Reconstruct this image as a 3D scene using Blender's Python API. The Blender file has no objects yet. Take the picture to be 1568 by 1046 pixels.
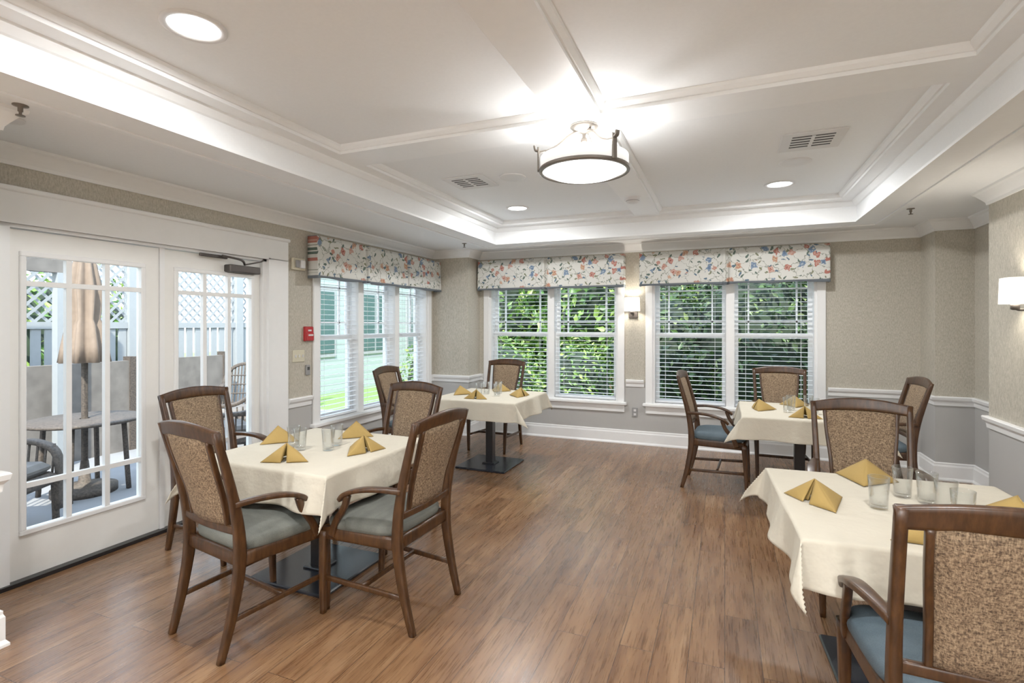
import bpy, bmesh, math, random
import numpy as np
from mathutils import Vector, Matrix
random.seed(3); rng=np.random.default_rng(5)
S=bpy.context.scene
COL=S.collection

# ------------------------------------------------------------------ materials
def M(name):
    m=bpy.data.materials.new(name); m.use_nodes=True
    nt=m.node_tree; b=nt.nodes['Principled BSDF']
    return m,nt,b
def N(nt,t,**kw):
    n=nt.nodes.new(t)
    for k,v in kw.items():
        if k in n.inputs: n.inputs[k].default_value=v
        else: setattr(n,k,v)
    return n
def L(nt,a,b): nt.links.new(a,b)
def ramp(nt,fac,stops,interp='LINEAR'):
    r=nt.nodes.new('ShaderNodeValToRGB'); r.color_ramp.interpolation=interp
    e=r.color_ramp.elements
    while len(e)<len(stops): e.new(0.5)
    for i,(p,c) in enumerate(stops):
        e[i].position=p; e[i].color=(*c,1)
    L(nt,fac,r.inputs['Fac']); return r.outputs['Color']
def mixc(nt,fac,a,b,mode='MIX'):
    n=nt.nodes.new('ShaderNodeMix'); n.data_type='RGBA'; n.blend_type=mode
    for s,v in ((0,fac),(6,a),(7,b)):
        if hasattr(v,'is_linked'): L(nt,v,n.inputs[s])
        else: n.inputs[s].default_value = v if s==0 else (*v,1)
    return n.outputs[2]
def coords(nt,scale=(1,1,1),kind='Object',rot=(0,0,0)):
    tc=nt.nodes.new('ShaderNodeTexCoord'); mp=nt.nodes.new('ShaderNodeMapping')
    mp.inputs['Scale'].default_value=scale; mp.inputs['Rotation'].default_value=rot
    L(nt,tc.outputs[kind],mp.inputs['Vector']); return mp.outputs['Vector']
def noise(nt,vec,scale,detail=2,rough=0.5):
    n=N(nt,'ShaderNodeTexNoise',Scale=scale,Detail=detail,Roughness=rough); L(nt,vec,n.inputs['Vector']); return n.outputs['Fac']
def bump(nt,b,h,strength=0.2,dist=0.002):
    n=N(nt,'ShaderNodeBump',Strength=strength,Distance=dist); L(nt,h,n.inputs['Height']); L(nt,n.outputs['Normal'],b.inputs['Normal'])
def simple(name,c,rough=0.5,metal=0,var=0.06,scale=20,bmp=0):
    m,nt,b=M(name); v=coords(nt)
    f=noise(nt,v,scale)
    c2=tuple(x*(1-var) for x in c); c3=tuple(min(1,x*(1+var)) for x in c)
    L(nt,ramp(nt,f,[(0.3,c2),(0.7,c3)]),b.inputs['Base Color'])
    b.inputs['Roughness'].default_value=rough; b.inputs['Metallic'].default_value=metal
    if bmp: bump(nt,b,f,bmp)
    return m
def emis(name,c,s):
    m,nt,b=M(name)
    b.inputs['Base Color'].default_value=(.8,.8,.78,1)
    b.inputs['Emission Color'].default_value=(*c,1); b.inputs['Emission Strength'].default_value=s
    return m

mTrim=simple('white_trim_paint',(.85,.86,.86),.35,var=.01)
mCeil=simple('ceiling_paint',(.83,.85,.86),.8,var=.012,scale=60)
mBeam=simple('ceiling_beam_paint',(.86,.875,.88),.5,var=.01)
mDoor=simple('door_paint',(.84,.84,.81),.35,var=.01)
mBlack=simple('black_metal',(.010,.010,.012),.35)
mBlackBase=simple('table_base_black',(.012,.014,.02),.25)
mDark=simple('bronze_metal',(.07,.06,.055),.4,.7)
mNickel=simple('brushed_nickel',(.17,.15,.13),.4,.6)
mCream=simple('cream_plastic',(.60,.56,.42),.4,var=.01)
mGrayPl=simple('gray_plastic',(.26,.26,.26),.4,var=.01)
mWhitePl=simple('white_plastic',(.68,.68,.68),.4,var=.01)
mRed=simple('red_plastic',(.42,.01,.015),.35)
mSlat=simple('blind_slat',(.84,.88,.92),.4,var=.01)
mShade=emis('pendant_shade_glow',(1,.98,.95),.30)
mDiff=emis('pendant_diffuser_glow',(1,.98,.95),1.6)
mScon=emis('sconce_shade_glow',(1,.90,.76),.65)
mCan=emis('downlight_glow',(1,.99,.97),5)
mVent=simple('vent_dark',(.04,.04,.04),.7)
mPatio=simple('patio_concrete',(.22,.22,.23),.8,var=.1,scale=3)
mFence=simple('white_fence_paint',(.27,.29,.31),.6,var=.03)
mTaupe=simple('taupe_screen',(.13,.115,.105),.8,var=.2,scale=8)
mUmb=simple('umbrella_canvas',(.19,.135,.10),.8,var=.1)
mWick=simple('outdoor_wicker',(.06,.045,.036),.7,var=.5,scale=60)
mGlassDk=simple('house_window_glass',(.06,.11,.11),.1)
mBark=simple('bark',(.10,.07,.04),.9,var=.3)

def wood(name,a,b_,c,scale=1.0,rough=.3):
    m,nt,b=M(name); v=coords(nt,(14,14,2.5))
    n=noise(nt,v,4*scale,6,.6)
    L(nt,ramp(nt,n,[(.3,a),(.5,b_),(.72,c)]),b.inputs['Base Color']); b.inputs['Roughness'].default_value=rough
    b.inputs['Coat Weight'].default_value=.1; b.inputs['Coat Roughness'].default_value=.25
    b.inputs['Specular IOR Level'].default_value=.35
    return m
mWood=wood('dark_walnut_wood',(.020,.0075,.0022),(.044,.0170,.0052),(.078,.032,.0105),rough=.36)

def wallmat():
    m,nt,b=M('wallpaper_and_wainscot')
    g=nt.nodes.new('ShaderNodeNewGeometry'); sp=nt.nodes.new('ShaderNodeSeparateXYZ'); L(nt,g.outputs['Position'],sp.inputs[0])
    n1=noise(nt,coords(nt,(1,1,.35)),110,4,.75)
    nz=N(nt,'ShaderNodeTexNoise',Scale=9.0,Detail=2.0); L(nt,coords(nt),nz.inputs['Vector'])
    vm=N(nt,'ShaderNodeVectorMath',operation='MULTIPLY_ADD'); L(nt,nz.outputs['Color'],vm.inputs[0]); vm.inputs[1].default_value=(.10,.10,.10); L(nt,coords(nt,(1,1,.6)),vm.inputs[2])
    vo=N(nt,'ShaderNodeTexVoronoi',Scale=16.0); vo.feature='DISTANCE_TO_EDGE'; L(nt,vm.outputs[0],vo.inputs['Vector'])
    pat=ramp(nt,vo.outputs['Distance'],[(.0,(1,1,1)),(.10,(.91,.91,.90)),(.16,(1,1,1))])
    up=ramp(nt,n1,[(.34,(.345,.318,.255)),(.66,(.55,.515,.435))])
    up=mixc(nt,.9,up,pat,'MULTIPLY')
    gt=N(nt,'ShaderNodeMath',operation='GREATER_THAN'); L(nt,sp.outputs['Z'],gt.inputs[0]); gt.inputs[1].default_value=.77
    L(nt,mixc(nt,gt.outputs[0],(.42,.418,.405),up),b.inputs['Base Color'])
    b.inputs['Roughness'].default_value=.6
    bump(nt,b,n1,.3,.002)
    return m
mWall=wallmat()

def floormat():
    m,nt,b=M('wood_plank_floor')
    v=coords(nt,(1,1,1),rot=(0,0,math.pi/2))
    br=nt.nodes.new('ShaderNodeTexBrick'); L(nt,v,br.inputs['Vector'])
    br.offset=.37; br.offset_frequency=2
    for k,x in (('Scale',1),('Mortar Size',.0016),('Mortar Smooth',.1),('Bias',0),('Brick Width',1.22),('Row Height',.152)): br.inputs[k].default_value=x
    br.inputs['Color1'].default_value=(0,0,0,1); br.inputs['Color2'].default_value=(1,1,1,1); br.inputs['Mortar'].default_value=(.5,.5,.5,1)
    tc=nt.nodes.new('ShaderNodeTexCoord'); add=N(nt,'ShaderNodeVectorMath',operation='MULTIPLY_ADD')
    L(nt,br.outputs['Color'],add.inputs[0]); add.inputs[1].default_value=(7,7,7); L(nt,tc.outputs['Object'],add.inputs[2])
    def gr(sx,sy,sc,d,r):
        mp=nt.nodes.new('ShaderNodeMapping'); mp.inputs['Scale'].default_value=(sx,sy,1); L(nt,add.outputs[0],mp.inputs['Vector'])
        return noise(nt,mp.outputs[0],sc,d,r)
    g=gr(9,.9,2.0,6,.62); g2=gr(62,2.6,2,3,.6)
    c=ramp(nt,g,[(.25,(.100,.041,.0155)),(.42,(.180,.086,.037)),(.56,(.235,.122,.056)),(.75,(.33,.192,.098))])
    c=mixc(nt,.6,c,ramp(nt,g2,[(.34,(.34,.29,.25)),(.50,(.92,.92,.92)),(.7,(1,1,1))]),'MULTIPLY')
    pl=ramp(nt,br.outputs['Color'],[(0,(.74,.73,.73)),(.5,(.90,.89,.87)),(1,(1.0,1.0,1.0))])
    c=mixc(nt,.9,c,pl,'MULTIPLY')
    c=mixc(nt,br.outputs['Fac'],c,(.04,.02,.012))
    L(nt,c,b.inputs['Base Color'])
    L(nt,ramp(nt,g2,[(.3,(.24,.24,.24)),(.7,(.34,.34,.34))]),b.inputs['Roughness'])
    bump(nt,b,g2,.08,.001)
    return m
mFloor=floormat()

def fabric_back():
    m,nt,b=M('woven_tan_fabric')
    n=noise(nt,coords(nt,(1,1,.3)),230,2,.7); n2=noise(nt,coords(nt,(.3,1,1)),230,2,.7)
    a=ramp(nt,n,[(.38,(.038,.021,.010)),(.5,(.16,.098,.052)),(.62,(.38,.275,.17))])
    c=ramp(nt,n2,[(.40,(.05,.029,.015)),(.60,(.33,.23,.14))])
    L(nt,mixc(nt,.5,a,c),b.inputs['Base Color']); b.inputs['Roughness'].default_value=.9
    bump(nt,b,n,.6,.003); return m
mBack=fabric_back()
def fabric_seat(name,c1,c2):
    m,nt,b=M(name); v=coords(nt)
    w=noise(nt,coords(nt,(1,3,1)),5,2)
    n=noise(nt,v,260,2)
    c=ramp(nt,w,[(.35,c1),(.65,c2)]); c=mixc(nt,.4,c,ramp(nt,n,[(.35,(.5,.5,.5)),(.65,(1,1,1))]),'MULTIPLY')
    L(nt,c,b.inputs['Base Color']); b.inputs['Roughness'].default_value=.75; bump(nt,b,n,.3); return m
mSeatB=fabric_seat('seat_blue_fabric',(.056,.088,.112),(.075,.110,.136))
mSeatG=fabric_seat('seat_gray_fabric',(.080,.086,.074),(.128,.134,.116))

def clothmat(name,c,bm=.15):
    m,nt,b=M(name); v=coords(nt); n=noise(nt,v,6,4,.6)
    L(nt,ramp(nt,n,[(.3,tuple(x*.95 for x in c)),(.7,c)]),b.inputs['Base Color']); b.inputs['Roughness'].default_value=.85
    bump(nt,b,n,bm,.03); return m
mCloth=clothmat('tablecloth_ivory',(.60,.555,.45),.4)
mNap=clothmat('napkin_gold',(.37,.24,.065),.3)

def valmat():
    m,nt,b=M('floral_valance_fabric')
    tc=nt.nodes.new('ShaderNodeTexCoord')
    mp=nt.nodes.new('ShaderNodeMapping'); mp.inputs['Scale'].default_value=(1,0,1)
    L(nt,tc.outputs['Object'],mp.inputs['Vector'])
    nz=N(nt,'ShaderNodeTexNoise',Scale=26.0,Detail=3.0); L(nt,mp.outputs[0],nz.inputs['Vector'])
    def warp(src,amt):
        vm=N(nt,'ShaderNodeVectorMath',operation='MULTIPLY_ADD'); L(nt,nz.outputs['Color'],vm.inputs[0]); vm.inputs[1].default_value=(amt,0,amt); L(nt,src,vm.inputs[2]); return vm.outputs[0]
    V=warp(mp.outputs[0],.035); V2=warp(mp.outputs[0],.09)
    c=(.61,.61,.57)
    def cell(vec,scale,off,rot=0,st=1.0,rnd=1.0):
        m1=nt.nodes.new('ShaderNodeMapping'); m1.inputs['Rotation'].default_value=(0,rot,0); L(nt,vec,m1.inputs['Vector'])
        m2=nt.nodes.new('ShaderNodeMapping'); m2.inputs['Location'].default_value=(off,0,off*1.7); m2.inputs['Scale'].default_value=(1,1,st); L(nt,m1.outputs[0],m2.inputs['Vector'])
        vo=N(nt,'ShaderNodeTexVoronoi',Scale=scale,Randomness=rnd); L(nt,m2.outputs[0],vo.inputs['Vector'])
        sep=nt.nodes.new('ShaderNodeSeparateColor'); L(nt,vo.outputs['Color'],sep.inputs[0]); return vo,sep
    def put(base,vo,sep,thr,pal,keep):
        cc=ramp(nt,sep.outputs[0],pal,'CONSTANT')
        lt=N(nt,'ShaderNodeMath',operation='LESS_THAN'); L(nt,vo.outputs['Distance'],lt.inputs[0]); lt.inputs[1].default_value=thr
        l2=N(nt,'ShaderNodeMath',operation='LESS_THAN'); L(nt,sep.outputs[1],l2.inputs[0]); l2.inputs[1].default_value=keep
        mu=N(nt,'ShaderNodeMath',operation='MULTIPLY'); L(nt,lt.outputs[0],mu.inputs[0]); L(nt,l2.outputs[0],mu.inputs[1])
        return mixc(nt,mu.outputs[0],base,cc)
    vv=N(nt,'ShaderNodeTexVoronoi',Scale=8.0); vv.feature='DISTANCE_TO_EDGE'; L(nt,V2,vv.inputs['Vector'])
    c=mixc(nt,ramp(nt,vv.outputs['Distance'],[(0,(1,1,1)),(.012,(1,1,1)),(.022,(0,0,0))]),c,(.20,.22,.18))
    leafpal=[(0,(.08,.12,.10)),(.35,(.08,.135,.19)),(.7,(.17,.18,.11))]
    for off,rot,st,k in ((.3,.7,.38,.50),(1.9,-.6,.38,.50),(3.3,1.5,.42,.45)):
        vo,sep=cell(V,24,off,rot,st); c=put(c,vo,sep,.25,leafpal,k)
    vo,sep=cell(V2,10.5,5.1)
    c=put(c,vo,sep,.36,[(0,(.44,.22,.17)),(.33,(.17,.24,.34)),(.6,(.50,.31,.22)),(.8,(.38,.13,.10))],.56)
    c=put(c,vo,sep,.24,[(0,(.52,.34,.28)),(.33,(.10,.16,.27)),(.6,(.40,.17,.11)),(.8,(.48,.26,.21))],.56)
    c=put(c,vo,sep,.13,[(0,(.30,.08,.05)),(.33,(.30,.37,.44)),(.6,(.52,.40,.24)),(.8,(.26,.06,.05))],.56)
    sp=nt.nodes.new('ShaderNodeSeparateXYZ'); L(nt,tc.outputs['Object'],sp.inputs[0])
    lt=N(nt,'ShaderNodeMath',operation='LESS_THAN'); L(nt,sp.outputs['Z'],lt.inputs[0]); lt.inputs[1].default_value=.028
    c=mixc(nt,lt.outputs[0],c,(.13,.155,.18))
    L(nt,c,b.inputs['Base Color']); b.inputs['Roughness'].default_value=.9
    return m
mVal=valmat()

def thin_glass(name,blend,tint=(1,1,1),facing=False):
    m=bpy.data.materials.new(name); m.use_nodes=True; nt=m.node_tree; nt.nodes.clear()
    o=nt.nodes.new('ShaderNodeOutputMaterial'); mx=nt.nodes.new('ShaderNodeMixShader')
    t=nt.nodes.new('ShaderNodeBsdfTransparent'); t.inputs[0].default_value=(*tint,1)
    g=nt.nodes.new('ShaderNodeBsdfGlossy'); g.inputs['Roughness'].default_value=.02
    lw=N(nt,'ShaderNodeLayerWeight',Blend=blend)
    L(nt,lw.outputs['Facing'] if facing else lw.outputs['Fresnel'],mx.inputs[0]); L(nt,t.outputs[0],mx.inputs[1]); L(nt,g.outputs[0],mx.inputs[2]); L(nt,mx.outputs[0],o.inputs[0])
    return m
mPane=thin_glass('window_pane_glass',.10,(.96,.98,.97))
mTumb=thin_glass('tumbler_glass',.24,(.955,.965,.97),True)

def leafmat(name,stops):
    m,nt,b=M(name); g=nt.nodes.new('ShaderNodeNewGeometry')
    c=ramp(nt,g.outputs['Random Per Island'],stops); L(nt,c,b.inputs['Base Color']); b.inputs['Roughness'].default_value=.45
    tr=nt.nodes.new('ShaderNodeBsdfTranslucent'); L(nt,c,tr.inputs[0]); mx=nt.nodes.new('ShaderNodeMixShader'); mx.inputs[0].default_value=.3
    o=nt.nodes['Material Output']; L(nt,b.outputs[0],mx.inputs[1]); L(nt,tr.outputs[0],mx.inputs[2]); L(nt,mx.outputs[0],o.inputs[0]); return m
mLeafD=leafmat('holly_leaves',[(0,(.006,.018,.005)),(.5,(.018,.050,.010)),(.85,(.060,.125,.024)),(1,(.26,.32,.12))])
mLeafL=leafmat('tree_leaves',[(0,(.018,.058,.008)),(.5,(.085,.20,.026)),(1,(.34,.46,.10))])
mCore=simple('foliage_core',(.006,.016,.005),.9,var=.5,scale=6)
mLawn=simple('lawn_grass',(.13,.23,.05),.9,var=.3,scale=30)
def siding():
    m,nt,b=M('house_siding'); g=nt.nodes.new('ShaderNodeNewGeometry'); 
    w=N(nt,'ShaderNodeTexWave',Scale=1.6); w.bands_direction='Z'; w.wave_profile='SAW'; L(nt,g.outputs['Position'],w.inputs['Vector'])
    L(nt,ramp(nt,w.outputs['Fac'],[(0,(.27,.34,.34)),(.9,(.33,.41,.405)),(1,(.15,.20,.20))]),b.inputs['Base Color']); b.inputs['Roughness'].default_value=.6; return m
mSiding=siding()

# ------------------------------------------------------------------ mesh helpers
class MB:
    def __init__(s): s.v=[]; s.f=[]; s.m=[]; s.mats=[]; s.sm=[]
    def mi(s,m):
        if m not in s.mats: s.mats.append(m)
        return s.mats.index(m)
    def add(s,vs,fs,mat,smooth=False):
        o=len(s.v); s.v+= [tuple(x) for x in vs]; k=s.mi(mat)
        for f in fs: s.f.append(tuple(i+o for i in f)); s.m.append(k); s.sm.append(smooth)
    def box(s,lo,hi,mat):
        x0,y0,z0=lo; x1,y1,z1=hi
        s.add([(x0,y0,z0),(x1,y0,z0),(x1,y1,z0),(x0,y1,z0),(x0,y0,z1),(x1,y0,z1),(x1,y1,z1),(x0,y1,z1)],
              [(0,3,2,1),(4,5,6,7),(0,1,5,4),(1,2,6,5),(2,3,7,6),(3,0,4,7)],mat)
    def bbox(s,lo,hi,mat,c=.005):
        x0,y0,z0=lo;x1,y1,z1=hi
        def ring(i,z): return [(x0+i,y0+i+c,z),(x0+i+c,y0+i,z),(x1-i-c,y0+i,z),(x1-i,y0+i+c,z),(x1-i,y1-i-c,z),(x1-i-c,y1-i,z),(x0+i+c,y1-i,z),(x0+i,y1-i-c,z)]
        s.loft([ring(c,z0),ring(0,z0+c),ring(0,z1-c),ring(c,z1)],mat)
    def loft(s,rings,mat,smooth=False,caps=True,closed=True):
        n=len(rings[0]); vs=[p for r in rings for p in r]; fs=[]
        for k in range(len(rings)-1):
            for i in range(n if closed else n-1):
                j=(i+1)%n; fs.append((k*n+i,k*n+j,(k+1)*n+j,(k+1)*n+i))
        if caps: fs.append(tuple(range(n-1,-1,-1))); fs.append(tuple((len(rings)-1)*n+i for i in range(n)))
        s.add(vs,fs,mat,smooth)
    def lathe(s,c,prof,mat,n=32,smooth=True,caps=False):
        rings=[[(c[0]+r*math.cos(2*math.pi*i/n),c[1]+r*math.sin(2*math.pi*i/n),c[2]+z) for i in range(n)] for r,z in prof]
        s.loft(rings,mat,smooth,caps)
    def sweep(s,pts,sizes,side,mat,sub=5,smooth=True):
        P=[Vector(p) for p in pts]; n=len(P); pp=[];ss=[]
        if not isinstance(sizes,list): sizes=[sizes]*n
        for i in range(n-1):
            p0=P[max(i-1,0)];p1=P[i];p2=P[i+1];p3=P[min(i+2,n-1)]
            for k in range(sub):
                t=k/sub
                pp.append(.5*((2*p1)+(p2-p0)*t+(2*p0-5*p1+4*p2-p3)*t*t+(3*p1-p0-3*p2+p3)*t**3))
                ss.append((sizes[i][0]*(1-t)+sizes[i+1][0]*t,sizes[i][1]*(1-t)+sizes[i+1][1]*t))
        pp.append(P[-1]); ss.append(sizes[-1]); sv=Vector(side); rings=[]
        for i,p in enumerate(pp):
            t=(pp[min(i+1,len(pp)-1)]-pp[max(i-1,0)]).normalized()
            nn=t.cross(sv).normalized(); s2=nn.cross(t).normalized(); a,b=ss[i]; r=[]
            for q in range(12):
                th=2*math.pi*(q+.5)/12; cx=math.cos(th);cy=math.sin(th); e=.45
                r.append(tuple(p+s2*(a*math.copysign(abs(cx)**e,cx))+nn*(b*math.copysign(abs(cy)**e,cy))))
            rings.append(r)
        s.loft(rings,mat,smooth)
    def mesh(s,name):
        me=bpy.data.meshes.new(name); me.from_pydata(s.v,[],s.f)
        for m in s.mats: me.materials.append(m)
        me.polygons.foreach_set('material_index',s.m); me.polygons.foreach_set('use_smooth',s.sm); me.update()
        bm=bmesh.new(); bm.from_mesh(me); bmesh.ops.recalc_face_normals(bm,faces=bm.faces); bm.to_mesh(me); bm.free()
        return me
    def obj(s,name,parent=None,loc=(0,0,0),rz=0):
        return mk(name,s.mesh(name),parent,loc,rz)
def mk(name,me,parent=None,loc=(0,0,0),rz=0):
    o=bpy.data.objects.new(name,me); COL.objects.link(o); o.location=loc; o.rotation_euler=(0,0,rz)
    if parent: o.parent=parent
    return o
def empty(name,loc=(0,0,0),rz=0):
    o=bpy.data.objects.new(name,None); COL.objects.link(o); o.location=loc; o.rotation_euler=(0,0,rz); o.empty_display_size=.1; return o

def trimrun(name,pts,prof,mat,closed=False):
    """profile [(d,z)] swept along xy polyline; interior on the left hand side."""
    n=len(pts); P=[Vector(p) for p in pts]; rings=[]
    for i in range(n):
        a=P[i-1] if (i>0 or closed) else None; b=P[(i+1)%n] if (i<n-1 or closed) else None
        d1=(P[i]-a).normalized() if a is not None else None; d2=(b-P[i]).normalized() if b is not None else None
        d1=d1 or d2; d2=d2 or d1
        n1=Vector((-d1.y,d1.x)); n2=Vector((-d2.y,d2.x)); m=(n1+n2).normalized(); m=m/max(.2,m.dot(n1))
        rings.append([(P[i].x+m.x*d,P[i].y+m.y*d,z) for d,z in prof])
    mb=MB()
    if closed: rings.append(rings[0]); mb.loft(rings,mat,caps=False)
    else: mb.loft(rings,mat)
    return mb.obj(name)

# ------------------------------------------------------------------ room shell
XL,XR,YB=-3.75,1.85,6.6; ZC=2.51; YR=-3.5; SX,SY=-3.125,1.325
mb=MB(); mb.box((-4.0,YR-.2,-.12),(2.6,YB+.2,0),mFloor); mb.obj('floor')
def wall(name,x0,x1,openings,loc,rz,th=.2,h=2.9):
    mb=MB(); xs=x0
    for a,b,z0,z1 in sorted(openings):
        mb.box((xs,0,0),(a,th,h),mWall)
        if z0>0: mb.box((a,0,0),(b,th,z0),mWall)
        mb.box((a,0,z1),(b,th,h),mWall); xs=b
    mb.box((xs,0,0),(x1,th,h),mWall)
    return mb.obj(name,None,loc,rz)
wall('wall_left',SY,YB,[(1.57,3.45,0,2.09),(4.05,6.10,.5,2.08)],(XL,0,0),math.pi/2)
wall('wall_back',-3.95,2.6,[(-3.05,-1.25,.5,2.1),(-.83,.95,.5,2.1)],(0,YB,0),0)
mb=MB(); mb.box((XL-.2,YR-.2,0),(SX,SY,2.9),mWall); mb.obj('wall_left_near')
mb=MB(); mb.box((XR,YR-.2,0),(2.6,5.0,2.9),mWall); mb.obj('wall_right')
mb=MB(); mb.box((2.19,5.0,0),(2.6,6.6,2.9),mWall); mb.obj('wall_right_recess')
mb=MB(); mb.box((1.885,6.2,0),(2.19,6.6,2.9),mWall); mb.obj('wall_column_right')
mb=MB(); mb.box((XL,6.25,0),(-3.2,6.6,2.9),mWall); mb.obj('wall_column_left')
mb=MB(); mb.box((SX,YR-.2,0),(XR,YR,2.9),mWall); mb.obj('wall_rear')

TX0,TX1,TY0,TY1=-2.64,1.18,.15,5.9
mb=MB()
X0,X1,Y0,Y1=-4.0,2.65,YR-.2,YB+.25
mb.box((X0,Y0,ZC),(TX0,Y1,2.95),mCeil); mb.box((TX1,Y0,ZC),(X1,Y1,2.95),mCeil)
mb.box((TX0,Y0,ZC),(TX1,TY0,2.95),mCeil); mb.box((TX0,TY1,ZC),(TX1,Y1,2.95),mCeil)
mb.box((TX0,TY0,2.745),(TX1,TY1,2.95),mCeil)
mb.obj('ceiling')
mb=MB(); z0,z1=2.69,2.746; w=.15
bx0,bx1,by0,by1=-.91,-.65,2.90,3.18
mb.box((TX0,TY0,z0),(TX0+w,TY1,z1),mBeam); mb.box((TX1-w,TY0,z0),(TX1,TY1,z1),mBeam)
mb.box((TX0+w,TY0,z0),(TX1-w,TY0+w,z1),mBeam); mb.box((TX0+w,TY1-w,z0),(TX1-w,TY1,z1),mBeam)
mb.box((bx0,TY0+w,z0),(bx1,TY1-w,z1),mBeam); mb.box((TX0+w,by0,z0),(bx0,by1,z1),mBeam); mb.box((bx1,by0,z0),(TX1-w,by1,z1),mBeam)
mb.obj('ceiling_beams')
k=0
prof=[(0,2.745),(0,2.71),(.012,2.71),(.03,2.728),(.034,2.745)]
for (a,b) in ((TX0+w,bx0),(bx1,TX1-w)):
    for (c,d) in ((TY0+w,by0),(by1,TY1-w)):
        k+=1; trimrun('trim_%d'%k,[(a,c),(b,c),(b,d),(a,d)],prof,mBeam,True)
trimrun('trim_5',[(TX0,TY0),(TX1,TY0),(TX1,TY1),(TX0,TY1)],[(0,2.69),(0,2.645),(.015,2.65),(.045,2.678),(.05,2.69)],mBeam,True)
def soff(o0,o1,z,name):
    mb=MB(); a=(TX0-o1,TY0-o1,TX1+o1,TY1+o1); c=(TX0-o0,TY0-o0,TX1+o0,TY1+o0)
    mb.box((a[0],a[1],z),(c[0],a[3],ZC),mBeam); mb.box((c[2],a[1],z),(a[2],a[3],ZC),mBeam)
    mb.box((c[0],a[1],z),(c[2],c[1],ZC),mBeam); mb.box((c[0],c[3],z),(c[2],a[3],ZC),mBeam); mb.obj(name)
soff(-.012,.22,ZC-.018,'trim_6'); soff(.195,.235,ZC-.028,'trim_7')
PER=[(1.85,YR),(1.85,5.0),(2.19,5.0),(2.19,6.2),(1.885,6.2),(1.885,6.6),(-3.2,6.6),(-3.2,6.25),(XL,6.25),(XL,SY),(SX,SY),(SX,YR)]
trimrun('trim_crown',PER,[(0,2.405),(.012,2.405),(.016,2.425),(.03,2.445),(.062,2.485),(.078,2.495),(.082,ZC),(0,ZC)],mTrim,True)
RAIL=[(0,.72),(.010,.72),(.014,.755),(.03,.775),(.036,.80),(.030,.808),(0,.808)]
trimrun('trim_chair_rail_right',[(XL+.03,SY),(SX,SY),(SX,YR),(1.85,YR),(1.85,5.0),(2.19,5.0),(2.19,6.2),(1.885,6.2),(1.885,6.6),(1.05,6.6)],RAIL,mTrim)
trimrun('trim_chair_rail_middle',[(-.93,6.6),(-1.15,6.6)],RAIL,mTrim)
trimrun('trim_chair_rail_left',[(-3.14,6.6),(-3.2,6.6),(-3.2,6.25),(XL,6.25),(XL,6.2)],RAIL,mTrim)
trimrun('trim_chair_rail_door',[(XL,3.95),(XL,3.66)],RAIL,mTrim)
trimrun('baseboard_room',[(XL+.03,SY),(SX,SY),(SX,YR),(1.85,YR),(1.85,5.0),(2.19,5.0),(2.19,6.2),(1.885,6.2),(1.885,6.6),(-3.2,6.6),(-3.2,6.25),(XL,6.25),(XL,3.66)],
        [(0,0),(.03,0),(.03,.012),(.018,.03),(.018,.135),(.012,.15),(.012,.165),(0,.172)],mTrim)

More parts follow.
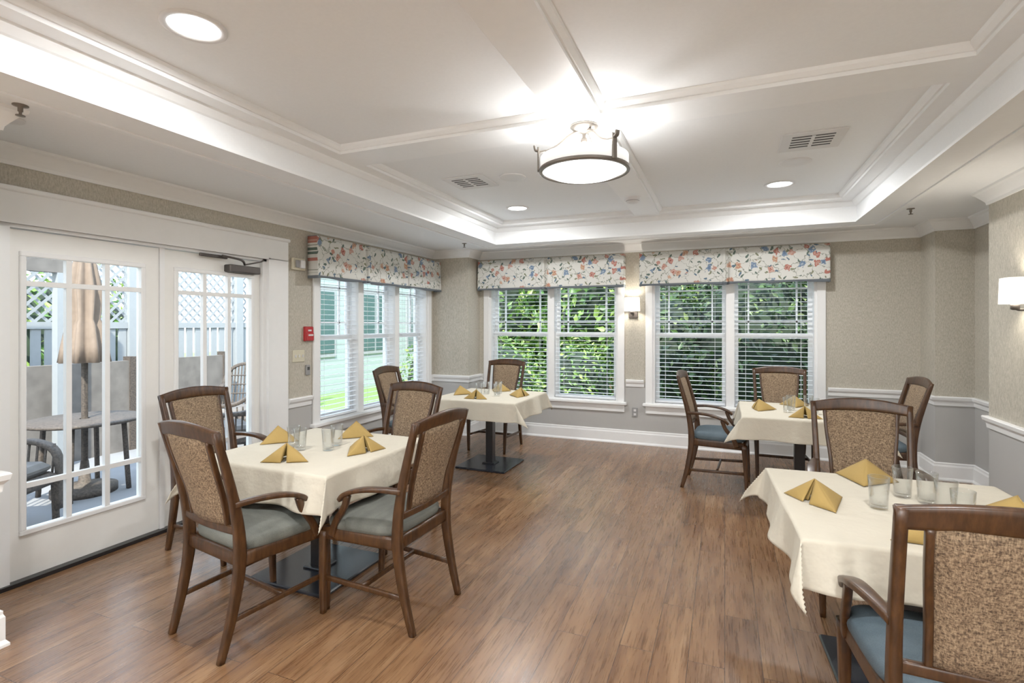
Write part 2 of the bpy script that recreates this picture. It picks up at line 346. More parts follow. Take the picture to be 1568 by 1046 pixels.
# ------------------------------------------------------------------ windows
def window(idx,x0,x1,z0,z1,n,loc,rz):
    E=empty('window_%d'%idx,loc,rz)
    fr=MB(); j=.03; D=.2
    fr.box((x0,0,z0),(x0+j,D,z1),mTrim); fr.box((x1-j,0,z0),(x1,D,z1),mTrim); fr.box((x0,0,z1-j),(x1,D,z1),mTrim); fr.box((x0,.01,z0),(x1,D,z0+j),mTrim)
    c=.08
    fr.bbox((x0-c,-.022,z0),(x0+.005,0,z1+c),mTrim,.004); fr.bbox((x1-.005,-.022,z0),(x1+c,0,z1+c),mTrim,.004); fr.bbox((x0-c,-.022,z1-.005),(x1+c,0,z1+c),mTrim,.004)
    fr.bbox((x0-c-.03,-.06,z0-.012),(x1+c+.03,.03,z0+.022),mTrim,.006)
    fr.bbox((x0-c,-.02,z0-.105),(x1+c,0,z0-.012),mTrim,.004)
    gl=MB(); bl=MB(); mu=.09; W=(x1-x0-2*j-(n-1)*mu)/n; zm=z0+(z1-z0)*.545
    for i in range(n):
        a=x0+j+i*(W+mu); b=a+W
        if i<n-1: fr.box((b,.015,z0+j),(b+mu,D,z1-j),mTrim)
        s=.045
        for (u0,u1,y) in ((z0+j,zm+.02,.10),(zm-.02,z1-j,.14)):
            fr.box((a,y,u0),(a+s,y+.035,u1),mTrim); fr.box((b-s,y,u0),(b,y+.035,u1),mTrim)
            fr.box((a+s,y,u0),(b-s,y+.035,u0+s),mTrim); fr.box((a+s,y,u1-s),(b-s,y+.035,u1),mTrim)
            gl.box((a+s,y+.016,u0+s),(b-s,y+.02,u1-s),mPane)
        y=.145; m=.009
        for xx in (a+s+.11,b-s-.11): fr.box((xx-m,y,zm),(xx+m,y+.025,z1-j-s),mTrim)
        for zz in (z1-j-s-.11,zm+.16): fr.box((a+s,y,zz-m),(b-s,y+.025,zz+m),mTrim)
        bl.box((a+.006,.03,z1-j-.05),(b-.006,.085,z1-j),mSlat)
        z=z0+j+.03
        bl.box((a+.01,.033,z-.02),(b-.01,.083,z-.004),mSlat)
        while z<z1-j-.06:
            bl.add([(a+.01,.036,z+.000),(b-.01,.036,z+.000),(b-.01,.058,z+.0035),(a+.01,.058,z+.0035),(b-.01,.080,z+.000),(a+.01,.080,z+.000),
                    (a+.01,.036,z-.0015),(b-.01,.036,z-.0015),(b-.01,.080,z-.0015),(a+.01,.080,z-.0015)],
                   [(0,1,2,3),(3,2,4,5),(0,6,7,1),(5,4,8,9),(6,9,8,7),(0,3,5,9,6),(1,7,8,4,2)],mSlat)
            z+=.052
        for f in (.15,.85):
            xx=a+(b-a)*f; bl.box((xx-.001,.033,z0+.05),(xx+.001,.0345,z1-.05),mSlat); bl.box((xx-.001,.0825,z0+.05),(xx+.001,.084,z1-.05),mSlat)
    fr.obj('frame',E); gl.obj('panes',E); bl.obj('blinds',E)
window(1,-3.05,-1.25,.5,2.1,2,(0,YB,0),0)
window(2,-.83,.95,.5,2.1,2,(0,YB,0),0)
window(3,4.05,6.10,.5,2.08,3,(XL,0,0),math.pi/2)

def valance(cuts,z0,h,loc,rz):
    mb=MB(); x0=cuts[0]; Lx=cuts[-1]-x0; d=.115
    prof=[(0,-.004)]+[(0,-d*t) for t in (.5,.95)]
    nx=int(Lx/.012)
    for i in range(nx+1):
        x=Lx*i/nx; y=-d
        for c in cuts[1:-1]:
            q=abs(x-(c-x0)); 
            if q<.022: y+=.06*(1-q/.022)
            y-=.016*math.exp(-((q-.035)/.018)**2)
        y+=.006*math.sin(x*9)
        prof.append((x,y))
    prof+=[(Lx,-d*t) for t in (.95,.5)]+[(Lx,-.004)]
    rings=[]
    for k in range(9):
        t=k/8; fl=1+.16*(1-t)
        rings.append([(x,y*fl if abs(y)>.01 else y,h*t+(0 if t>0 else .006*math.sin(x*12))) for x,y in prof])
    mb.loft(rings,mVal,True,caps=False,closed=False)
    mb.box((0.005,-d+.01,h-.03),(Lx-.005,-.002,h-.005),mVal)
    o=mb.obj('window_valance',None,(0,0,0),rz)
    c=Vector((x0,0,z0)); c.rotate(Matrix.Rotation(rz,3,'Z')); o.location=Vector(loc)+c
    md=o.modifiers.new('s','SOLIDIFY'); md.thickness=.004
valance([-3.16,-2.17,-1.15],1.965,.41,(0,YB-.024,0),0)
valance([-.965,.03,1.05],1.965,.41,(0,YB-.024,0),0)
valance([3.88,4.62,5.42,6.22],1.945,.41,(XL+.024,0,0),math.pi/2)

# ------------------------------------------------------------------ french doors
def fdoor(idx,y0,y1,g0,g1):
    E=empty('door_%d'%idx,(XL,0,0),math.pi/2); mb=MB(); a,b=.03,.075; zt=2.05
    gz0,gz1=.30,1.90
    mb.box((y0,a,.025),(g0,b,zt),mDoor); mb.box((g1,a,.025),(y1,b,zt),mDoor)
    mb.box((g0,a,.025),(g1,b,gz0),mDoor); mb.box((g0,a,gz1),(g1,b,zt),mDoor)
    t=.028
    for lo,hi in (((g0-t,gz0-t),(g1+t,gz0+.004)),((g0-t,gz1-.004),(g1+t,gz1+t)),((g0-t,gz0),(g0+.004,gz1)),((g1-.004,gz0),(g1+t,gz1))):
        mb.bbox((lo[0],.012,lo[1]),(hi[0],.034,hi[1]),mTrim,.005)
    w=(g1-g0)/3; m=.015
    for xx in (g0+w,g0+2*w): mb.box((xx-m,.018,gz0),(xx+m,.05,gz1),mTrim)
    for zz in (.56,1.74): mb.box((g0,.016,zz-m),(g1,.048,zz+m),mTrim)
    mb.obj('leaf',E)
    g=MB(); g.box((g0,.052,gz0),(g1,.056,gz1),mPane); g.obj('pane',E)
    return E
d1=fdoor(1,1.645,2.495,1.72,2.37); d2=fdoor(2,2.535,3.375,2.63,3.28)
mb=MB()
mb.bbox((3.02,-.045,1.93),(3.32,.03,1.99),mDark,.006); mb.bbox((2.78,-.02,2.03),(3.02,.0,2.055),mDark,.004)
mb.sweep([(3.17,-.03,2.0),(3.1,-.07,2.03),(2.95,-.04,2.05)],(.008,.008),(0,0,1),mDark)
mb.sweep([(3.17,-.03,2.0),(3.3,-.05,2.035),(3.37,-.02,2.06)],(.006,.006),(0,0,1),mDark); mb.obj('closer_arm',d2)
E=empty('door_frame',(XL,0,0),math.pi/2); mb=MB()
mb.box((1.57,0,0),(1.64,.2,2.09),mTrim); mb.box((3.38,0,0),(3.45,.2,2.09),mTrim); mb.box((1.57,0,2.055),(3.45,.2,2.09),mTrim)
mb.box((2.498,.02,.02),(2.532,.09,2.055),mTrim)
for lo,hi in (((1.37,0),(1.585,2.09)),((3.435,0),(3.65,2.09)),((1.37,2.075),(3.65,2.265))):
    mb.bbox((lo[0],-.024,lo[1]),(hi[0],0,hi[1]),mTrim,.005)
mb.bbox((1.365,-.04,2.255),(3.66,0,2.285),mTrim,.006)
mb.box((3.42,-.03,0),(3.435,.0,2.09),mTrim); mb.box((1.585,-.03,2.075),(3.435,0,2.09),mTrim)
mb.obj('casing',E); mb=MB(); mb.box((1.57,-.02,.001),(3.45,.2,.024),mBlack); mb.obj('threshold',E)

def plate(name,y,z,w,h,mat,d=.02,extra=None):
    mb=MB(); mb.bbox((-w/2,-d,-h/2),(w/2,0,h/2),mat,.004)
    if extra: extra(mb,d)
    return mb.obj(name,None,(XL,y,z),math.pi/2)
def ex_alarm(mb,d):
    mb.bbox((-.045,-d-.012,-.065),(.045,-d,.01),mRed,.004); mb.box((-.03,-d-.016,-.02),(.03,-d-.011,-.005),mWhitePl); mb.box((-.02,-d-.004,.025),(.02,-d+.001,.04),mWhitePl)
def ex_sw(mb,d):
    for x in (-.045,0,.045): mb.box((x-.005,-d-.01,-.012),(x+.005,-d,.012),mWhitePl)
def ex_strobe(mb,d):
    mb.bbox((-.05,-d-.02,-.035),(-.01,-d,.035),mGrayPl,.004); mb.bbox((.0,-d-.03,-.04),(.055,-d,.04),mWhitePl,.006)
plate('alarm_strobe',3.77,2.07,.16,.11,mCream,.03,ex_strobe)
plate('fire_alarm_pull_station',3.90,1.41,.10,.14,mRed,.035,ex_alarm)
plate('light_switch_plate',3.79,1.20,.15,.115,mCream,.008,ex_sw)
plate('thermostat',3.90,1.06,.05,.10,mGrayPl,.02,lambda mb,d:mb.box((-.015,-d-.002,0),(.015,-d+.001,.03),mVent))
mb=MB(); mb.bbox((-.035,-.01,-.057),(.035,0,.057),mGrayPl,.003)
for zz in (-.025,.025): mb.box((-.014,-.013,zz-.014),(.014,-.009,zz+.014),mWhitePl)
mb.obj('wall_outlet',None,(-1.04,YB,.40),0)

# ------------------------------------------------------------------ ceiling devices
def light(name,kind,loc,e,size=.1,col=(1,.99,.975),rot=(0,0,0),parent=None,**kw):
    d=bpy.data.lights.new(name,kind); d.energy=e; d.color=col
    if kind=='AREA': d.shape='DISK'; d.size=size
    else: d.shadow_soft_size=size
    for k,v in kw.items(): setattr(d,k,v)
    o=bpy.data.objects.new(name,d); COL.objects.link(o); o.location=loc; o.rotation_euler=rot
    if parent: o.parent=parent
    return o
def downlight(x,y,z,e):
    E=empty('recessed_downlight',(x,y,z)); mb=MB()
    mb.lathe((0,0,0),[(.125,0),(.125,-.006),(.118,-.010),(.10,-.008),(.098,-.002),(.096,-.001)],mWhitePl)
    mb.lathe((0,0,0),[(.097,-.003),(.05,-.0035),(.001,-.004)],mCan); mb.obj('trim_ring',E)
    light('bulb','AREA',(0,0,-.014),e,.18,parent=E)
for p in ((-2.05,1.5),(.5,1.5),(-2.05,5.15),(.45,5.15)): downlight(*p,2.745,17)
for p in ((-1.9,-1.2),(.7,-1.2),(-1.9,-2.7),(.7,-2.7)): downlight(*p,ZC,34)  # unseen downlights behind the camera, added as fill light for the room
def vent(x,y,z):
    mb=MB(); s=.19
    mb.bbox((-s,-s,-.010),(s,s,0),mWhitePl,.004)
    q=.125; mb.box((-q,-q,-.0115),(q,q,-.0095),mVent)
    for i in range(5):
        t=-q+.018+i*.052
        for a,b in ((-q,-.01),(.01,q)): mb.box((a,t,-.014),(b,t+.018,-.0115),mWhitePl)
    mb.box((-.01,-q,-.015),(.01,q,-.0115),mWhitePl)
    mb.obj('ceiling_air_vent',None,(x,y,z))
vent(-2.05,4.05,2.745); vent(.54,4.0,2.745)
def disc(name,x,y,z,r,h,mat=mWhitePl):
    mb=MB(); mb.lathe((0,0,0),[(r,0),(r,-h*.5),(r*.9,-h),(r*.5,-h*1.1),(.001,-h*1.1)],mat); return mb.obj(name,None,(x,y,z))
disc('ceiling_speaker',-1.66,4.05,2.745,.115,.008); disc('ceiling_speaker',.5,4.5,2.745,.115,.008)
mb=MB(); mb.lathe((0,0,0),[(.075,0),(.075,-.02),(.06,-.03),(.055,-.045),(.03,-.052),(.001,-.052)],mWhitePl); mb.lathe((0,0,0),[(.062,-.028),(.062,-.032),(.056,-.034)],mGrayPl); mb.obj('smoke_detector',None,(-.80,4.94,2.69))
def sprink(x,y,z):
    mb=MB(); mb.lathe((0,0,0),[(.03,0),(.03,-.004),(.01,-.008),(.01,-.03),(.006,-.032),(.006,-.045),(.018,-.047),(.018,-.05),(.001,-.05)],mNickel,16); mb.obj('fire_sprinkler',None,(x,y,z))
sprink(-3.0,1.35,ZC); sprink(1.5,5.5,ZC); sprink(-3.0,5.75,ZC)
disc('ceiling_cover_plate',-3.25,1.42,ZC,.06,.01)

def pendant(x,y,z,e):
    E=empty('pendant_ceiling_light',(x,y,z)); mb=MB()
    mb.lathe((0,0,0),[(.001,0),(.085,0),(.085,-.012),(.06,-.03),(.022,-.038),(.012,-.05),(.012,-.07),(.020,-.078),(.020,-.10),(.010,-.108),(.010,-.12),(.001,-.12)],mNickel)
    R=.262
    for k in range(3):
        a=math.radians(-38+120*k); c,s=math.cos(a),math.sin(a)
        P=[(.012,-.030),(.05,-.036),(.10,-.065),(.155,-.115),(.21,-.145),(R+.012,-.158)]
        mb.sweep([(r*c,r*s,zz) for r,zz in P],(.009,.007),(-s,c,0),mNickel)
        mb.sweep([((R+.012)*c,(R+.012)*s,zz) for zz in (-.13,-.20,-.272)],(.016,.006),(-s,c,0),mNickel)
        mb.sweep([((R+.012)*c,(R+.012)*s,-.150),((R+.03)*c,(R+.03)*s,-.145),((R+.036)*c,(R+.036)*s,-.12)],(.014,.006),(-s,c,0),mNickel)
    mb.lathe((0,0,0),[(R+.006,-.258),(R+.009,-.267),(R+.006,-.278),(R-.012,-.280),(R-.012,-.260),(R+.006,-.258)],mNickel,48)
    mb.obj('metal_frame',E)
    mb=MB(); mb.lathe((0,0,0),[(R-.02,-.190),(R,-.190),(R,-.262),(R-.004,-.262),(R-.004,-.195)],mShade,48)
    mb.lathe((0,0,0),[(R-.012,-.268),(.2,-.292),(.12,-.306),(.05,-.312),(.001,-.313)],mDiff,48); mb.obj('glass_drum_shade',E)
    light('bulb','POINT',(0,0,-.235),e,.05,parent=E)
pendant(-.78,3.04,2.69,9)
pendant(-1.7,-1.7,ZC,90); pendant(.4,-1.7,ZC,90)  # extra pendants added out of view, uplight to brighten ceiling and soffits

def sconce(x,y,z,rz,e):
    E=empty('wall_sconce',(x,y,z),rz); mb=MB()
    mb.bbox((-.055,-.02,-.17),(.055,0,-.06),mDark,.004)
    mb.sweep([(0,-.02,-.12),(0,-.06,-.125),(0,-.09,-.115),(0,-.095,-.06)],(.008,.008),(1,0,0),mDark)
    mb.lathe((0,-.095,0),[(.014,-.125),(.024,-.12),(.024,-.09),(.012,-.08)],mDark,16,caps=True); mb.obj('bracket',E)
    mb=MB(); rg=[]
    for zz,s in ((-.085,1.0),(0,.97),(.085,.93)):
        rg.append([(.095*s*math.copysign(abs(math.cos(t))**.6,math.cos(t)),-.095+.07*s*math.copysign(abs(math.sin(t))**.6,math.sin(t)),zz) for t in [2*math.pi*i/32 for i in range(32)]])
    mb.loft(rg,mScon,True,caps=False); o=mb.obj('fabric_shade',E); md=o.modifiers.new('s','SOLIDIFY'); md.thickness=.002
    light('bulb','POINT',(0,-.095,0),e,.03,(1,.9,.76),parent=E)
sconce(-1.06,YB,1.75,0,4)
sconce(XR,4.38,1.72,-math.pi/2,5)

# ------------------------------------------------------------------ chair
def chair_meshes():
    fr=MB()
    def by(z):
        pts=[(0,-.30),(.25,-.235),(.45,-.215),(.70,-.245),(1.03,-.335)]
        for (a,b),(c,d) in zip(pts,pts[1:]):
            if z<=c: return b+(d-b)*(z-a)/(c-a)
        return -.335
    for s in (-1,1):
        fr.sweep([(s*.215,-.30,0),(s*.22,-.245,.22),(s*.222,-.215,.45),(s*.228,-.245,.70),(s*.24,-.335,1.03)],[(.014,.016),(.018,.022),(.018,.028),(.016,.022),(.015,.015)],(1,0,0),mWood)
        fr.sweep([(s*.235,.245,0),(s*.24,.24,.2),(s*.245,.225,.44)],[(.014,.014),(.018,.018),(.024,.024)],(1,0,0),mWood)
        fr.sweep([(s*.232,-.245,.69),(s*.252,-.14,.695),(s*.270,-.03,.685),(s*.273,.06,.655),(s*.27,.10,.62)],[(.015,.014),(.022,.012),(.028,.012),(.026,.012),(.018,.012)],(1,0,0),mWood)
        fr.sweep([(s*.252,.17,.42),(s*.262,.135,.50),(s*.270,.075,.58),(s*.271,.05,.65)],[(.014,.022),(.013,.018),(.013,.016),(.013,.018)],(1,0,0),mWood)
        fr.sweep([(s*.218,-.25,.17),(s*.235,.235,.19)],(.009,.013),(1,0,0),mWood)
        fr.sweep([(s*.222,-.215,.43),(s*.247,.225,.43)],(.014,.032),(1,0,0),mWood)
        fr.sweep([(s*.150,by(.56),.56),(s*.155,by(.70)-.006,.70),(s*.172,by(.86)-.012,.86),(s*.180,by(.98)-.014,.985)],(.010,.013),(1,0,0),mWood)
    fr.sweep([(-.247,.225,.43),(0,.24,.43),(.247,.225,.43)],(.032,.014),(0,0,1),mWood)
    fr.sweep([(-.222,-.215,.43),(.222,-.215,.43)],(.032,.014),(0,0,1),mWood)
    fr.sweep([(-.228,0,.18),(.228,0,.18)],(.013,.009),(0,0,1),mWood)
    fr.sweep([(-.225,by(.565),.565),(0,by(.565)-.015,.565),(.225,by(.565),.565)],(.018,.012),(0,0,1),mWood)
    fr.sweep([(-.252,-.325,1.0),(-.12,-.345,1.018),(0,-.352,1.024),(.12,-.345,1.018),(.252,-.325,1.0)],[(.030,.013),(.036,.014),(.038,.014),(.036,.014),(.030,.013)],(0,-.2,1),mWood,8)
    bp=MB(); rings=[]
    nz,nx=12,10
    for k in range(nz+1):
        z=.58+(.99-.58)*k/nz; hw=.145+.030*min(1,max(0,(z-.62)/.30)); y=by(z)-.012*(k/nz); rf=[];rb=[]
        for i in range(nx+1):
            u=-1+2*i/nx; pill=.018*((1-abs(u)**4))*(1-abs(2*k/nz-1)**6)+.008; cv=-.016*(1-u*u)
            rf.append((u*hw,y+cv+pill,z)); rb.append((u*hw,y+cv-pill,z))
        rings.append(rf+rb[::-1])
    bp.loft(rings,mBack,True)
    def cushion(mat):
        cu=MB(); rg=[]
        for sc,z in ((.94,.455),(.985,.462),(1.0,.478),(.99,.497),(.95,.510),(.80,.521),(.55,.527),(.25,.530)):
            r=[]
            for i in range(40):
                t=2*math.pi*i/40; cx=math.copysign(abs(math.cos(t))**.42,math.cos(t)); cy=math.copysign(abs(math.sin(t))**.42,math.sin(t))
                y=.225*cy*sc+.012; w=.252+.018*(y/.22); r.append((w*cx*sc,y,z))
            rg.append(r)
        cu.loft(rg,mat,True); return cu.mesh('seat_cushion')
    return fr.mesh('chair_frame'),bp.mesh('back_panel'),cushion(mSeatB),cushion(mSeatG)
cF,cP,cB,cG=chair_meshes()
def chair(bx,byy,face,seat=cB):
    """bx,by: middle of back feet; face: heading angle deg (0=+Y)"""
    a=math.radians(face); ox,oy=-math.sin(a)*.30,math.cos(a)*.30
    E=empty('dining_chair',(bx+ox,byy+oy,0),a)
    mk('frame',cF,E); mk('back_panel',cP,E); mk('seat',seat,E)
chair(-2.27,1.665,-10,cG); chair(-1.38,2.34,88,cG); chair(-3.43,2.54,-90,cG); chair(-2.21,3.39,172,cB)
chair(-3.30,4.60,-84,cB); chair(-2.57,6.06,178,cB)
chair(-.35,5.24,-94,cB); chair(.53,6.10,180,cB); chair(1.48,5.32,92,cB)
chair(.66,1.66,2,cB); chair(.74,3.60,176,cB)

# ------------------------------------------------------------------ tables
def table(x,y,half=.46,drop=.18,seed=0,tw=None,rz=0):
    rz=math.radians(rz)
    E=empty('dining_table',(x,y,0),rz); mb=MB()
    mb.bbox((-half,-half,.705),(half,half,.738),mWood,.006); mb.obj('tabletop',E)
    mb=MB(); mb.bbox((-.28,-.28,0),(.28,.28,.022),mBlackBase,.006)
    mb.bbox((-.04,-.04,.02),(.04,.04,.69),mBlack,.004); mb.bbox((-.2,-.2,.685),(.2,.2,.705),mBlack,.004); mb.bbox((-.07,-.07,.02),(.07,.07,.035),mBlack,.004)
    mb.obj('pedestal_base',E)
    r=random.Random(seed); ph=[r.uniform(0,6) for _ in range(6)]
    tw=tw or [r.choice((-1,1))*r.uniform(.5,1.0) for _ in range(4)]
    a=half+.006; b=a+drop; n=128; vs=[];fs=[]; A=.020
    ts=np.linspace(-b,b,n+1)
    def wv(q,p,sg): return (math.sin(q*10+ph[p]+sg)+.6*math.sin(q*19+ph[p+1]))*A
    for v in ts:
        for u in ts:
            du=max(abs(u)-a,0); dv=max(abs(v)-a,0); su=1 if u>0 else -1; sv=1 if v>0 else -1
            X=max(-a,min(a,u)); Y=max(-a,min(a,v)); Z=.745
            if du>0 and dv==0:
                X+=su*(.004+wv(v,0,su)*(du/drop)+.18*du); Z-=du
            elif dv>0 and du==0:
                Y+=sv*(.004+wv(u,2,sv)*(dv/drop)+.18*dv); Z-=dv
            elif du>0 and dv>0:
                d=math.hypot(du,dv); phi=math.atan2(dv,du); an=min(phi,math.pi/2-phi)
                out=d*math.sin(an)*.62; k=abs(phi-math.pi/4)/(math.pi/4)
                Z-=math.sqrt(max(d*d-out*out,0))
                t=tw[(su>0)*2+(sv>0)]; ang=math.pi/4+t*(1-k)
                X+=su*(out*math.cos(ang)); Y+=sv*(out*math.sin(ang))
                e0=.004+.18*min(d,drop)
                cw=max(0,1-phi/(math.pi/4)); rw=max(0,1-(math.pi/2-phi)/(math.pi/4))
                wu=wv(sv*a,0,su)*(du/drop); w2=wv(su*a,2,sv)*(dv/drop)
                X+=su*(e0*cw+wu*cw+.9*e0*(1-cw)); Y+=sv*(e0*rw+w2*rw+.9*e0*(1-rw))
            vs.append((X,Y,Z))
    for j in range(n):
        for i in range(n):
            q=j*(n+1)+i; fs.append((q,q+1,q+n+2,q+n+1))
    mb=MB(); mb.add(vs,fs,mCloth,True); o=mb.obj('tablecloth',None,(x,y,0),rz); md=o.modifiers.new('s','SOLIDIFY'); md.thickness=.002
TZ=.7465
def napkin_mesh():
    mb=MB(); n=12
    def tri(A,B,C,bulge):
        vs=[];fs=[];idx={}; nn=(B-A).cross(C-A).normalized()
        for i in range(n+1):
            for j in range(n+1-i):
                u=i/n; v=j/n; w=1-u-v
                p=A*w+B*u+C*v+nn*bulge*27*u*v*w; p=Vector(p); p.z=max(p.z,.0008)
                idx[(i,j)]=len(vs); vs.append(p)
        for i in range(n):
            for j in range(n-i):
                fs.append((idx[i,j],idx[i+1,j],idx[i,j+1]))
                if j<n-i-1: fs.append((idx[i+1,j],idx[i+1,j+1],idx[i,j+1]))
        mb.add(vs,fs,mNap,True)
    A=Vector((0,-.02,.098)); B=Vector((0,.135,.004)); 
    for s in (-1,1):
        C=Vector((s*.13,-.055,.001)); 
        tri(A,B,C,-s*.008)
        F=Vector((s*.016,-.07,.001)); A2=A+Vector((s*.002,-.001,0))
        tri(A2,C,F,-s*.008)
        G=Vector((s*.02,-.035,.001)); tri(A-Vector((0,0,.01)),C+Vector((-s*.03,.015,0)),G,0)
    return mb.mesh('napkin')
nM=napkin_mesh()
def napkin(x,y,a,s=1.0):
    o=mk('folded_napkin',nM,None,(x,y,TZ+.001),math.radians(a)); o.scale=(s,s,s)
    md=o.modifiers.new('s','SOLIDIFY'); md.thickness=.003
mb=MB(); mb.lathe((0,0,0),[(.001,0),(.030,0),(.032,.003),(.0345,.06),(.039,.128),(.0375,.129),(.0365,.128),(.032,.06),(.029,.014),(.001,.012)],mTumb,32); gM=mb.mesh('tumbler')
def glass(x,y): mk('drinking_glass',gM,None,(x,y,TZ+.001))
tA=(-2.30,2.50); tB=(-2.32,5.05); tC=(.60,5.12); tD=(.71,2.59)
table(*tA,seed=1,tw=[.6,-.5,.4,.7]); table(*tB,seed=2); table(*tC,seed=3); table(*tD,half=.475,drop=.165,seed=11,tw=[1.0,-.6,.6,.6],rz=3)
for (x,y,a) in ((-2.25,2.20,25),(-2.0,2.52,70),(-2.66,2.54,-80),(-2.32,2.84,170)): napkin(x,y,a)
for p in ((-2.36,2.40),(-2.45,2.44),(-2.20,2.46),(-2.24,2.58)): glass(*p)
for (x,y,a) in ((-2.64,5.0,-80),(-2.0,5.08,80),(-2.34,4.76,10),(-2.36,5.38,175)): napkin(x,y,a,.95)
for p in ((-2.40,5.12),(-2.28,5.18),(-2.22,5.0),(-2.42,4.98)): glass(*p)
for (x,y,a) in ((.30,5.10,-80),(.90,5.10,80),(.60,4.80,0),(.60,5.44,180)): napkin(x,y,a,.95)
for p in ((.50,5.02),(.54,5.16),(.68,5.20),(.7,5.02)): glass(*p)
for (x,y,a) in ((.37,2.54,-50),(.63,2.97,165),(1.02,2.58,80),(.66,2.24,4)): napkin(x,y,a,1.0)
for p in ((.585,2.54),(.72,2.75),(.79,2.69),(.82,2.58),(.83,2.45)): glass(*p)

# ------------------------------------------------------------------ outside
mb=MB(); mb.box((-30,-10,-.35),(30,40,-.2),mLawn); mb.obj('lawn_ground')
mb=MB(); mb.box((-8.8,-4,-.2),(-4.0,7.5,-.06),mPatio); mb.obj('patio_slab')
def foliage(name,blobs,n,size,mat,trunks=()):
    E=empty(name)
    vol=np.array([b[3]*b[5]+b[3]*b[4]+b[4]*b[5] for b in blobs]); pr=vol/vol.sum()
    V=np.zeros((n,4,3)); bi=rng.choice(len(blobs),n,p=pr)
    d=rng.normal(size=(n,3)); d/=np.linalg.norm(d,axis=1)[:,None]
    B=np.array(blobs)[bi]; rr=rng.uniform(.82,1.12,(n,1))
    lump=1+.12*np.sin(d[:,:1]*9+bi[:,None])*np.sin(d[:,2:3]*8)
    c=B[:,:3]+d*B[:,3:]*rr*lump
    nr=d+rng.normal(size=(n,3))*.7+np.array([0,0,.4]); nr/=np.linalg.norm(nr,axis=1)[:,None]
    t=np.cross(nr,rng.normal(size=(n,3))); t/=np.linalg.norm(t,axis=1)[:,None]; s=np.cross(nr,t)
    sz=size*rng.uniform(.6,1.3,(n,1))
    V[:,0]=c-t*sz; V[:,1]=c+s*sz*.45+nr*sz*.12; V[:,2]=c+t*sz; V[:,3]=c-s*sz*.45+nr*sz*.12
    me=bpy.data.meshes.new(name+'_leaves'); I=np.arange(n*4).reshape(-1,4)
    me.from_pydata(V.reshape(-1,3).tolist(),[],I.tolist()); me.materials.append(mat); me.update(); mk('leaves',me,E)
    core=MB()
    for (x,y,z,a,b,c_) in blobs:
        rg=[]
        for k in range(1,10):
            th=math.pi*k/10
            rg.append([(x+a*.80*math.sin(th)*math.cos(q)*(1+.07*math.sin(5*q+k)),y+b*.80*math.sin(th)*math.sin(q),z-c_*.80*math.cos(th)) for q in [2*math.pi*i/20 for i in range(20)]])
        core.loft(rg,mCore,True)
    for (x,y) in trunks: core.sweep([(x,y,-.2),(x+.1,y,1),(x,y,2.6)],[(.14,.14),(.1,.1),(.06,.06)],(1,0,0),mBark)
    core.obj('branches',E)
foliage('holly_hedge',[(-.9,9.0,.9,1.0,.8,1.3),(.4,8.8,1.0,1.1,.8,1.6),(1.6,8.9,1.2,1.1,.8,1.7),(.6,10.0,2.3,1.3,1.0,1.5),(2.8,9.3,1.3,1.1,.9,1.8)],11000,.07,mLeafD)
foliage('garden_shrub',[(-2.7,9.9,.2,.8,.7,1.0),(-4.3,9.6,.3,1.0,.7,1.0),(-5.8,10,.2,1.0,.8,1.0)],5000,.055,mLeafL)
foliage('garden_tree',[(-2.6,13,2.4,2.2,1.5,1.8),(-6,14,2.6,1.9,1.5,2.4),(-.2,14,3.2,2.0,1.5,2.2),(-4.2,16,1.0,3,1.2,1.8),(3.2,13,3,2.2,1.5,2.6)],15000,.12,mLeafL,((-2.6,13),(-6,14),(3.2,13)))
E=empty('neighbor_house'); mb=MB(); HX=-9.0
mb.box((HX-.5,8.2,-.2),(HX,24,5.5),mSiding)
for y in (9.0,11.2,13.4,15.6,17.8,20): 
    mb.box((HX,y,.7),(HX+.04,y+1.3,2.4),mFence); mb.box((HX+.04,y+.09,.8),(HX+.06,y+.61,2.3),mGlassDk); mb.box((HX+.04,y+.69,.8),(HX+.06,y+1.21,2.3),mGlassDk)
    mb.box((HX,y,3.4),(HX+.04,y+1.3,4.9),mFence); mb.box((HX+.04,y+.09,3.5),(HX+.06,y+1.21,4.8),mGlassDk)
mb.obj('facade',E)
mb=MB(); fx=-7.2
for y in np.arange(-2.0,7.6,1.6): mb.box((fx-.06,y-.06,-.2),(fx+.06,y+.06,2.5),mFence)
mb.box((fx-.03,-2,2.35),(fx+.03,7.5,2.45),mFence); mb.box((fx-.03,-2,1.45),(fx+.03,7.5,1.53),mFence); mb.box((fx-.03,-2,-.05),(fx+.03,7.5,.05),mFence)
for y in np.arange(-2.0,7.4,.13): mb.box((fx-.012,y,0),(fx+.012,y+.09,1.46),mFence)
for y in np.arange(-2.0,6.6,.13):
    for sgn in (1,-1):
        ya=y if sgn>0 else y+.85; yb=y+.85 if sgn>0 else y; w=.022; o=.008*sgn
        mb.add([(fx+o,ya-w,1.5),(fx+o,ya+w,1.5),(fx+o,yb+w,2.38),(fx+o,yb-w,2.38)],[(0,1,2,3)],mFence)
mb.obj('lattice_fence')
foliage('fence_shrub',[(-9.6,-.2,.9,1.1,1.3,1.3),(-9.8,2.2,1.2,1.1,1.4,1.6),(-9.7,4.8,1.0,1.1,1.4,1.5)],5000,.08,mLeafL)
mb=MB(); mb.sweep([(-5.5,2.95,-.06),(-5.5,2.95,2.5)],(.022,.022),(1,0,0),mWick)
rg=[]
for z,r in ((1.15,.17),(1.3,.15),(1.5,.12),(1.55,.10),(1.8,.12),(2.1,.07),(2.4,.03)):
    rg.append([(-5.5+r*(1+.22*math.cos(8*t))*math.cos(t),2.95+r*(1+.22*math.cos(8*t))*math.sin(t),z) for t in [2*math.pi*i/48 for i in range(48)]])
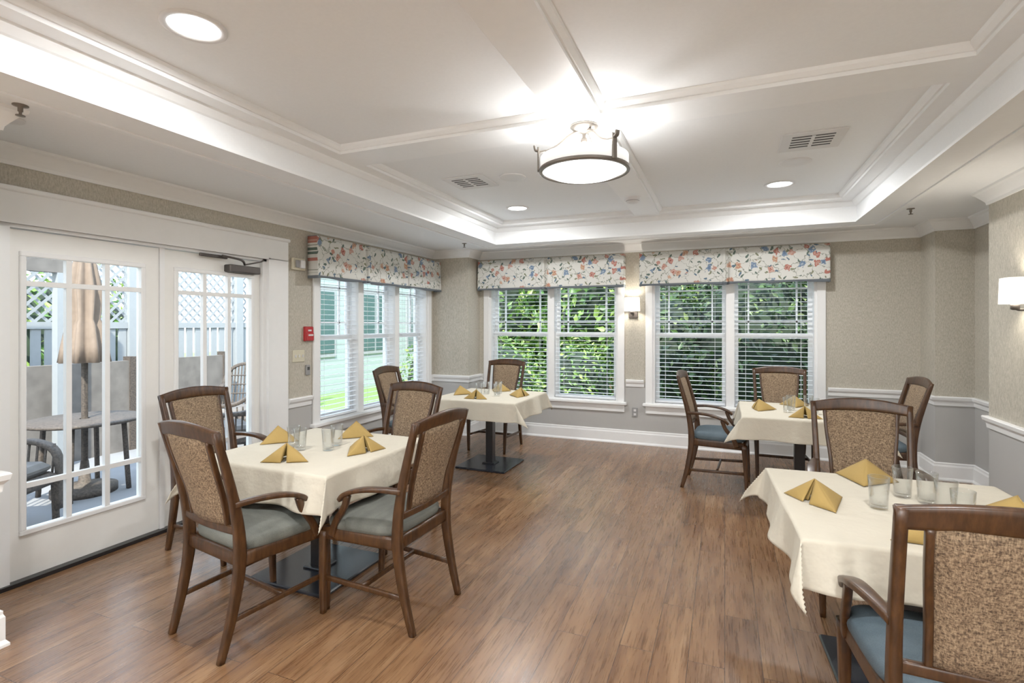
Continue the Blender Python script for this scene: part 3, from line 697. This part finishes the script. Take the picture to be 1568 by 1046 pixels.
mb.loft(rg,mUmb,True); mb.lathe((-5.5,2.95,-.06),[(.25,0),(.25,.06),(.05,.1),(.03,.3)],mWick,caps=True); mb.obj('patio_umbrella')
def wchair(x,y,rz):
    mb=MB()
    for sx in (-.29,.29):
        for sy in (-.27,.27): mb.sweep([(sx,sy,0),(sx*.97,sy*.97,.36)],(.02,.02),(1,0,0),mWick)
        mb.sweep([(sx,.29,.1),(sx*1.08,.27,.50),(sx*1.12,.12,.62),(sx*1.12,-.15,.64),(sx*1.0,-.33,.74)],(.035,.022),(1,0,0),mWick)
        for q in np.linspace(-.24,.24,9): mb.sweep([(sx,q,.36),(sx*1.1,q,.61)],(.006,.008),(1,0,0),mWick)
    mb.bbox((-.31,-.29,.30),(.31,.29,.40),mWick,.03); mb.bbox((-.27,-.24,.40),(.27,.27,.49),mTaupe,.035)
    mb.sweep([(-.29,-.28,.36),(-.30,-.36,.75),(-.20,-.42,.96),(0,-.44,1.02),(.20,-.42,.96),(.30,-.36,.75),(.29,-.28,.36)],(.022,.022),(0,1,0),mWick)
    for q in np.linspace(-.25,.25,13): mb.sweep([(q,-.28,.36),(q,-.37,.70),(q,-.43,1.0-.7*q*q)],(.009,.006),(1,0,0),mWick)
    for zz in (.5,.62,.74,.86): mb.sweep([(-.29,-.28-(zz-.36)*.23,zz),(.29,-.28-(zz-.36)*.23,zz)],(.008,.006),(0,0,1),mWick)
    mb.obj('patio_wicker_chair',None,(x,y,-.06),math.radians(rz))
wchair(-5.0,2.05,-60); wchair(-5.0,4.0,150); wchair(-4.75,1.1,-80); wchair(-6.2,2.2,-50); wchair(-5.9,4.9,-150)
E=empty('patio_table',(-5.5,2.95,-.06)); mb=MB()
mb.lathe((0,0,0),[(.04,.66),(.44,.66),(.45,.675),(.44,.69),(.04,.69)],mWick,40)
for k in range(4):
    a=math.pi/4+k*math.pi/2; mb.sweep([(.34*math.cos(a),.34*math.sin(a),0),(.30*math.cos(a),.30*math.sin(a),.66)],(.018,.018),(1,0,0),mWick)
mb.obj('top_and_legs',E)
mb=MB(); mb.box((-6.95,-1,-.06),(-6.85,5.5,1.05),mTaupe)
for y in np.arange(-1,5.6,1.3): mb.box((-6.97,y-.04,-.06),(-6.83,y+.04,1.1),mWick)
mb.obj('privacy_screen')
mb=MB(); mb.box((-6.75,-1.0,2.06),(-6.65,3.4,2.36),mTaupe)
for y in (-.9,3.36): mb.box((-6.75,y-.05,-.06),(-6.65,y+.05,2.06),mFence)
mb.obj('pergola_beam')

# ------------------------------------------------------------------ light + world + camera
W=bpy.data.worlds.new('World'); S.world=W; W.use_nodes=True; nt=W.node_tree; bg=nt.nodes['Background']
tc=nt.nodes.new('ShaderNodeTexCoord'); sp=nt.nodes.new('ShaderNodeSeparateXYZ'); L(nt,tc.outputs['Generated'],sp.inputs[0])
L(nt,ramp(nt,sp.outputs['Z'],[(0,(.92,.96,1)),(.25,(.80,.90,1)),(1,(.50,.68,.98))]),bg.inputs['Color']); bg.inputs['Strength'].default_value=2.8
sd=bpy.data.lights.new('sun','SUN'); sd.energy=6; sd.angle=.02; sd.color=(1,.95,.85); so=bpy.data.objects.new('sun',sd); COL.objects.link(so)
so.rotation_euler=Vector((.45,-.75,.95)).to_track_quat('Z','Y').to_euler(); so.location=(5,-8,10)

cd=bpy.data.cameras.new('camera'); cam=bpy.data.objects.new('camera',cd); COL.objects.link(cam)
cam.location=(0,0,1.5); cam.rotation_euler=(math.pi/2,0,math.radians(22.3)); cd.sensor_width=36; cd.lens=18.23; cd.shift_y=-.0166; cd.clip_start=.05
S.camera=cam
S.view_settings.view_transform='Standard'; S.view_settings.look='None'; S.view_settings.exposure=0.88; S.view_settings.gamma=1.18
